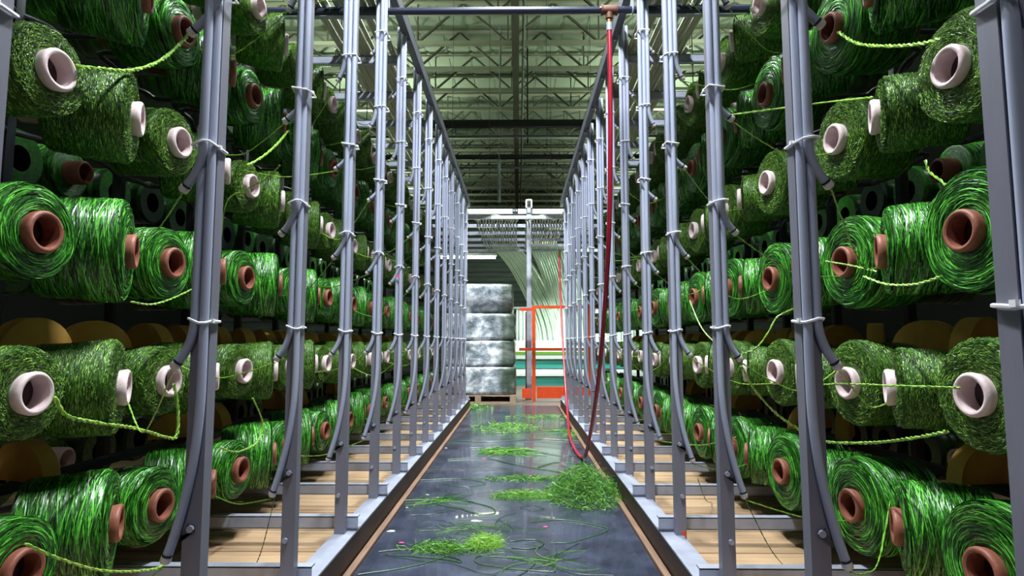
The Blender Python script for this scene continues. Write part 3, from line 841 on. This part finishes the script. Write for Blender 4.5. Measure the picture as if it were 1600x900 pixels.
for i, (px, py, mm, lab, r) in enumerate([(668, 773, M_MWHITE, 'white fleck on the mat left of the narrow green band', .006), (636, 793, M_MWHITE, 'white fleck on the mat at the left edge', .006), (744, 814, M_PAPER, 'torn white paper scrap on the front of the mat', .018),
        (852, 823, M_PINK, 'pink scrap on the mat right of centre', .010), (628, 848, M_PINK, 'pink scrap on the mat beside the front left tuft', .009), (611, 830, M_PAPER, 'pale grey scrap by the left edge of the mat', .013),
        (757, 717, M_PINK, 'pink scrap in the middle of the mat', .012), (945, 797, M_MWHITE, 'white fleck in front of the big yarn heap', .005), (895, 700, M_MWHITE, 'white fleck near the hose bend', .008), (697, 700, M_MWHITE, 'white fleck at the far left of the mat', .008)]):
    c = at_z(px, py, .001); rn = random.Random(i); m = MB()
    poly = [(r * rn.uniform(.7, 1.3) * cos(2 * pi * j / 7) * 1.6, r * rn.uniform(.7, 1.3) * sin(2 * pi * j / 7)) for j in range(7)]
    m.extrude_poly(poly, lambda p: (p[0], p[1], 0), lambda p: (p[0] * .95, p[1] * .95, .0015))
    o = m.build('paper_scrap', mm, smooth=False); o.location = c; tag(o, lab, 'scrap', 'small scraps on the mat')

# ------------------------------------------------------------------ air pipe and hose
def pipe_and_hose():
    py = at_x(620, 20, -.74).y; PY = 3.46; PZ = 1 + 2.0
    r = empty('air_pipe', (0, PY, PZ))
    m = MB(); m.tube([(-1.9, 0, 0), (1.9, 0, 0)], .021, 14); m.build('pipe', M_PIPE, r)
    hx = .60
    m = MB(); m.tube([(hx - .045, 0, 0), (hx - .045, 0, 0), (hx + .045, 0, 0)], .028, 14); m.tube([(hx - .05, 0, 0), (hx - .038, 0, 0)], .032, 14); m.tube([(hx + .038, 0, 0), (hx + .05, 0, 0)], .032, 14)
    m.tube([(hx, 0, -.01), (hx, 0, -.055)], .022, 12); m.build('tee_fitting', M_RUSTP, r)
    m = MB(); m.tube([(hx, 0, -.056), (hx, 0, -.075), (hx, 0, -.076), (hx, 0, -.10)], [.015, .015, .011, .011], 8); m.build('brass_nipple', M_BRASS, r)
    for s in (-1, 1):
        m = MB(); m.tube([(s * .74, .0 + .026 * cos(a), .026 * sin(a) + 0) for a in [pi * (j / 10) * 1.0 + pi for j in range(11)]] , .005, 6)
        m.tube([(s * .74, -.026, 0), (s * .74, -.026, .16)], .005, 6); m.tube([(s * .74, .026, 0), (s * .74, .026, .16)], .005, 6)
        m.build('u_bolt', M_GALV, r)
    tag(r, 'dark pipe crossing high over the aisle with a rusty tee', 'pipe')
    a = Vector((hx, PY, PZ - .10))
    P = [a, a + Vector((0, 0, -.3)), a + Vector((0, .04, -.8)), Vector((.60, 3.66, 1.5)), Vector((.605, 4.2, .75)), Vector((.60, 4.85, .18)), Vector((.595, 5.22, .025)),
         Vector((.57, 5.6, .02)), Vector((.585, 6.4, .03)), Vector((.62, 7.0, .12)), Vector((.64, 7.6, .45)), Vector((.65, 8.2, 1.1)), Vector((.655, 8.6, 1.7)), Vector((.655, 8.75, 2.25))]
    h = empty('air_hose', (0, 0, 0)); 
    m = MB(); m.tube(smooth_path(P, 12), .0145, 10); m.build('hose', M_HOSE, h)
    m = MB(); m.tube([a + Vector((0, 0, .02)), a + Vector((0, 0, -.03))], .018, 10); m.build('hose_clamp', M_GALV, h)
    m = MB(); e = P[-1]; m.tube([e, e + Vector((0, 0, .1))], .02, 8); m.build('coupling', M_BRASS, h)
    tag(h, 'red rubber hose hanging from the tee and trailing along the mat', 'hose')
pipe_and_hose()

# ------------------------------------------------------------------ far end
def far_end():
    Y = ENDY + .35
    # portal crossbar between the two racks with a switch box and a gauge
    r = empty('portal_beam', (0, Y + .02, 0))
    m = MB(); m.box(-.77, .77, 0, .05, 3.06, 3.14, bev=.004); m.build('beam', M_MWHITE, r)
    tag(r, 'white crossbar joining both racks over the far end of the aisle', 'beam')
    r = empty('socket_box', (-.0, Y - .03, 3.07)); m = MB(); m.box(-.045, .045, 0, .046, 0, .06, bev=.004); m.build('box', M_DSTEEL, r)
    m = MB()
    for q in (-.02, .02): m.tube([(q, -.004, .03), (q, .0, .03)], .009, 8)
    m.build('socket', M_MWHITE, r); tag(r, 'small dark socket box on the white far crossbar', 'box')
    r = empty('sensor_head', (.22, Y - .04, 3.12))
    m = MB(); m.box(-.055, .055, 0, .055, .02, .17, bev=.02); m.build('housing', M_MWHITE, r)
    m = MB(); m.box(-.03, .03, -.006, .001, .045, .145, bev=.006); m.build('dark_window', M_BLK, r)
    m = MB(); m.box(-.03, .03, .005, .05, -.06, .022, bev=.004); m.build('bracket', M_GALV, r)
    tag(r, 'white rounded sensor head with black window on the far crossbar', 'sensor')
    # pole behind
    m = MB(); m.box(.20, .29, Y + 1.4, Y + 1.49, -.02, 3.35, bev=.006); tag(m.build('support_pole', M_GALV), 'grey square pole standing behind the far crossbar', 'pole')
    # lateral bars carrying the tube deck
    ys = [Y + .7 + .75 * i for i in range(6)]
    for i, y in enumerate(ys):
        m = MB(); m.box(-2.4, 2.4, y, y + .05, 3.12, 3.18); tag(m.build('tray_bar', M_GALV, smooth=False), 'grey bar under the tube tray beyond the aisle, ' + ORD[i] + ' one back', 'bar', 'bars under the tube tray')
    YE = ys[-1] + .2
    rn = random.Random(3)
    # overhead tubes: along each rack, then over the tray and down to the machine
    for sn, s in SIDES:
        bun = tag(empty('tube_bundle', (s * 1.0, 1.5, 0)), 'bundle of pale plastic yarn tubes lying lengthwise over the %s rack' % sn, 'tube bundle'); OFF = Vector((-s * 1.0, -1.5, 0))
        for j in range(15):
            x0 = s * (.84 + .029 * j); z0 = 3.075 + .012 * (j % 2)
            y0 = P0 + PITCHY * (1 + j % 5)
            xe = s * (.10 + .05 * j) + .1
            P = [(x0, y0, z0)]
            y = y0
            while y < Y - .3:
                y += PITCHY; P.append((x0 + rn.uniform(-.004, .004), y, z0 + rn.uniform(0, .006)))
            P += [(x0 * .9 + xe * .1, Y + .2, 3.16), (x0 * .45 + xe * .55, Y + .75, 3.20)]
            yy = Y + 1.1
            while yy < YE: P.append((xe + rn.uniform(-.01, .01), yy, 3.20 + rn.uniform(-.02, .02))); yy += .37
            m = MB(); m.tube([p + OFF for p in smooth_path(P, 3)], .015, 7); m.build('tube', M_OTUBE, bun)
    # fans of white tubes curving down
    for g, (xa, xb, za, n, lab) in enumerate(((-.55, .05, 3.22, 32, 'left'), (.30, 1.35, 3.22, 48, 'right'))):
        bun = tag(empty('tube_fan', (xa, YE, 0)), '%s fan of white plastic tubes curving down at the far end of the aisle' % lab, 'tube fan')
        for j in range(n):
            t = j / (n - 1); x = xa + (xb - xa) * t
            jx = rn.uniform(-.015, .015)
            ex = (.55 + .62 * t if g == 0 else 1.0 + .75 * t) + jx
            yb = YE + .15 * (j % 3)
            P = [(x, YE - .5, za - .01), (x + .05, yb - .1, za - .02), (x + (ex - x) * .38, yb + .25, za - .45), (x + (ex - x) * .72, yb + .38, za - 1.15), (x + (ex - x) * .93, yb + .42, za - 1.75), (ex, yb + .44, 1.05)]
            m = MB(); m.tube([p - Vector((xa, YE, 0)) for p in smooth_path(P, 8)], .021, 6); m.build('tube', M_FTUBE, bun)
    # machine behind the railing
    r = empty('tufting_machine', (1.2, YE + .45, -.02))
    m = MB(); m.box(-1.6, 3.0, -.25, 1.1, .62, .92, bev=.02); m.build('table', M_MWHITE, r)
    m = MB(); m.box(-1.6, 3.0, -.20, 1.05, .40, .60, bev=.01); m.build('teal_beam', M_TEAL, r)
    m = MB(); m.box(-1.6, 3.0, -.24, 1.0, .22, .38, bev=.01); m.build('lower_panel', M_MWHITE, r)
    m = MB(); m.box(-1.6, 3.0, -.18, .9, 0, .20, bev=.01); m.build('base', M_TEAL, r)
    m = MB(); m.box(-1.6, 3.0, -.20, .2, .93, 1.06, bev=.02); m.build('tube_header', M_MWHITE, r)
    m = MB(); m.box(-1.5, 2.9, -.262, -.252, .74, .80); m.build('yarn_band', M_LY, r)
    tag(r, 'white and teal machine table behind the orange railing', 'machine')
    r = empty('white_curtain_frame', (1.3, YE + 1.9, -.02))
    m = MB(); prof = []
    for i in range(140):
        prof.append((-1.3 + i * .024, .02 * sin(i * 1.3)))
    m.quadstrip([[(x, y, .3) for x, y in prof], [(x, y, 1.9) for x, y in prof]])
    m.quadstrip([[(x, y + .01, .3) for x, y in prof], [(x, y + .01, 1.9) for x, y in prof]])
    m.build('curtain', M_MWHITE, r)
    m = MB(); m.bar((-1.4, 0, 1.94), (2.2, 0, 1.94), .05, .05); m.bar((-1.4, 0, 0), (-1.4, 0, 1.94), .05, .05, up=(0, 1, 0)); m.bar((2.2, 0, 0), (2.2, 0, 1.94), .05, .05, up=(0, 1, 0)); m.build('frame', M_GALV, r, False)
    tag(r, 'pleated white curtain on a frame behind the drop tubes', 'curtain')
    # orange railing
    RY = 10.55
    def X(px): return at_y(px, 540, RY).x
    r = empty('guard_railing', (0, RY, -.02))
    xl, xm, xr = X(811), X(834), X(1010)
    for a, b, zt, zo in ((xl, xm, 1.60, 0), (xm, xr, 1.64, .0)):
        m = MB(); m.bar((a, 0, zt), (b, 0, zt), .05, .05); m.build('top_rail', M_ORANGE, r, False)
        m = MB(); m.bar((a, 0, .90), (b, 0, .90), .05, .05); m.build('middle_rail', M_ORANGE, r, False)
        m = MB(); m.box(a + .05, b - .05, -.01, .01, 0.05, .22 if a == xl else .25); m.build('toe_board', M_ORANGE, r, False)
    for x in (xm, xr, (xm + xr) / 2):
        m = MB(); m.bar((x, 0, 0), (x, 0, 1.66), .062, .062, up=(0, 1, 0)); m.build('railing_post', M_ORANGE, r, False)
    tag(r, 'orange guard railing across the far end right of the pallet', 'railing')
    # thin pipe stand beside railing
    x = X(823)
    m = MB(); m.tube([(x, RY + .35, -.02), (x, RY + .35, 1.55)], .02, 8); tag(m.build('thin_post', M_RUSTP), 'thin rusty post just behind the left part of the orange railing', 'post')
    # fluorescent lamp
    r = empty('fluorescent_lamp', (-.6, 12.6, 2.80))
    c = at_y(742, 402, 12.6); r.location = c
    m = MB(); m.box(-.75, .47, -.06, .06, .03, .09, bev=.008); m.build('housing', M_LHOUS, r)
    m = MB(); m.tube([(-.72, 0, 0), (.44, 0, 0)], .03, 12); m.build('tube', M_LAMPG, r)
    m = MB(); m.tube([(-.5, 0, .09), (-.5, 0, 8.95 - c.z)], .005, 5); m.tube([(.3, 0, .09), (.3, 0, 8.95 - c.z)], .005, 5); m.build('hanging_rod', M_DSTEEL, r)
    tag(r, 'lit horizontal fluorescent lamp above the wrapped pallet', 'lamp')
    ld = bpy.data.lights.new('fluorescent_light', 'AREA'); ld.shape = 'RECTANGLE'; ld.size = 1.15; ld.size_y = .06; ld.energy = 60; ld.spread = radians(120); ld.color = (.9, 1, .8)
    lo = bpy.data.objects.new('fluorescent_light', ld); C.objects.link(lo); lo.parent = r; lo.location = (-.1, 0, -.04)
    # added lamps that brighten the tube fan, the backdrop and the pallet
    for q, (lx, ly, lz, W) in enumerate(((1.2, YE - .9, 3.85, 240), (1.4, YE + 1.1, 3.9, 170), (-.2, 8.0, 6.6, 520))):
        r = empty('added_far_lamp', (lx, ly, lz))
        m = MB(); m.box(-.6, .6, -.12, .12, 0, .08, bev=.01); m.build('housing', M_LHOUS, r)
        m = MB(); m.tube([(-.5, 0, .08), (-.5, 0, 8.95 - lz)], .006, 5); m.tube([(.5, 0, .08), (.5, 0, 8.95 - lz)], .006, 5); m.build('hanging_rod', M_DSTEEL, r)
        tag(r, ['added white lamp in front of the drop tubes', 'added white lamp above the white curtain', 'added white lamp above the far part of the aisle'][q], 'lamp', 'added lamps at the far end')
        ld = bpy.data.lights.new('added_far_lamp_light', 'AREA'); ld.shape = 'RECTANGLE'; ld.size = 1.1; ld.size_y = .2; ld.energy = W; ld.spread = radians(115); ld.color = (.93, 1, .95)
        lo = bpy.data.objects.new('added_far_lamp_light', ld); C.objects.link(lo); lo.parent = r; lo.location = (0, 0, -.01)
    # wrapped pallet
    PX0, PX1 = at_y(716, 540, 10.1).x - .3, at_y(806, 540, 10.1).x
    cx = (PX0 + PX1) / 2; hw = (PX1 - PX0) / 2
    r = empty('wrapped_pallet', (cx, 10.1, -.02))
    pal = MB()
    for i in range(5): pal.box(-hw, hw, .02 + i * .24, .14 + i * .24, .125, .145)
    for i in range(3): pal.box(-hw + i * (hw - .05), -hw + i * (hw - .05) + .1, .02, 1.1, .03, .124)
    for i in range(3): pal.box(-hw, hw, .02 + i * .48, .14 + i * .48, 0, .03)
    pal.build('pallet', M_PALLET, r, False)
    z = .146
    for i, h in enumerate((.47, .44, .46, .50)):
        m = MB(); inset = (.0, .01, .0, .05)[i]
        bm = bmesh.new(); bmesh.ops.create_cube(bm, size=1)
        bmesh.ops.subdivide_edges(bm, edges=bm.edges, cuts=14, use_grid_fill=True)
        for v in bm.verts:
            c = v.co.copy(); n8 = 14
            L = (abs(c.x * 2) ** n8 + abs(c.y * 2) ** n8 + abs(c.z * 2) ** n8) ** (1 / n8)
            if L > 0: c /= L
            f = noise.noise(Vector((c.x * 5, c.y * 5, c.z * 5 + i * 9))) * .02 + noise.noise(Vector((c.x * 14, c.y * 14, c.z * 14 + i * 5))) * .014
            c = Vector((c.x * (1 + f), c.y * (1 + f), c.z))
            v.co = Vector((c.x * 2 * (hw - inset), .56 + c.y * 2 * (.54 - inset * .5), z + h / 2 + c.z * (h + .012)))
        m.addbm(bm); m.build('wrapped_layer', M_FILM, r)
        z += h
    tag(r, 'tall pallet of dark bales in shiny stretch film at the far end', 'pallet')
far_end()

# ------------------------------------------------------------------ under the roof
def roof_stuff():
    for i, (py_, H, w_, mm, nm, lab) in enumerate(((192, 4.9, .16, M_BLK, 'duct_beam', 'thick black beam crossing high over the aisle'), (244, 4.9, .10, M_BLK, 'duct_beam', 'thinner black beam crossing high behind the thick one'))):
        d = ray(810, py_); Yb = H / (d.z / d.y); 
        m = MB(); m.box(-5.5, 5.5, Yb, Yb + .12, 1 + H - w_ / 2, 1 + H + w_ / 2, bev=.01)
        for x in (-4, 4): m.tube([(x, Yb + .06, 1 + H), (x, Yb + .06, 8.95)], .012, 6)
        tag(m.build(nm, mm), lab, 'beam')
    for i, (py_, H) in enumerate(((213, 4.6), (262, 4.6))):
        d = ray(810, py_); Yb = H / (d.z / d.y)
        m = MB(); m.tube([(-5, Yb, 1 + H), (5, Yb, 1 + H)], .03, 8)
        for x in (-3, 3): m.tube([(x, Yb, 1 + H), (x, Yb, 8.95)], .01, 5)
        tag(m.build('roof_pipe', M_DSTEEL), ['thin dark pipe under the roof behind the thick black beam', 'thin dark pipe under the roof, farthest back'][i], 'pipe')
    r = empty('roof_girder', (0, 0, 7.55))
    m = MB(); m.box(-.09, .07, 9, 35.9, .30, .32); m.box(-.09, .07, 9, 35.9, 0, .02); m.box(-.03, -.01, 9, 35.9, .02, .30); m.build('beam', M_WEB, r, False)
    m = MB(); m.tube([(.17, 9, .22), (.17, 35.8, .22)], .035, 10); m.build('conduit', M_GIRD, r)
    tag(r, 'pale green lengthwise girder under the middle of the roof', 'girder')
    m = MB(); a = at_y(824, 75, 13.5); m.tube([(a.x, 13.5, a.z), (a.x, 13.5, a.z - 2.3)], .02, 6)
    for i in range(7): m.tube([(a.x - .08, 13.5, a.z - .3 * i - .2), (a.x, 13.5, a.z - .3 * i - .3)], .012, 5)
    m.tube([(a.x, 13.5, a.z), (a.x, 13.5, 8.95)], .01, 5)
    tag(m.build('hanging_cable', M_BLK), 'dark knotted cable hanging from the roof over the aisle', 'cable')
    a = at_y(780, 250, 14.5); b = at_y(780, 316, 14.5)
    m = MB(); m.tube([(a.x, 14.5, a.z), (b.x, 14.5, b.z)], .04, 8); m.tube([(a.x, 14.5, a.z), (a.x, 14.5, 8.95)], .01, 5)
    tag(m.build('hanging_conduit', M_GALV), 'pale vertical conduit hanging behind the far crossbar', 'conduit')
roof_stuff()
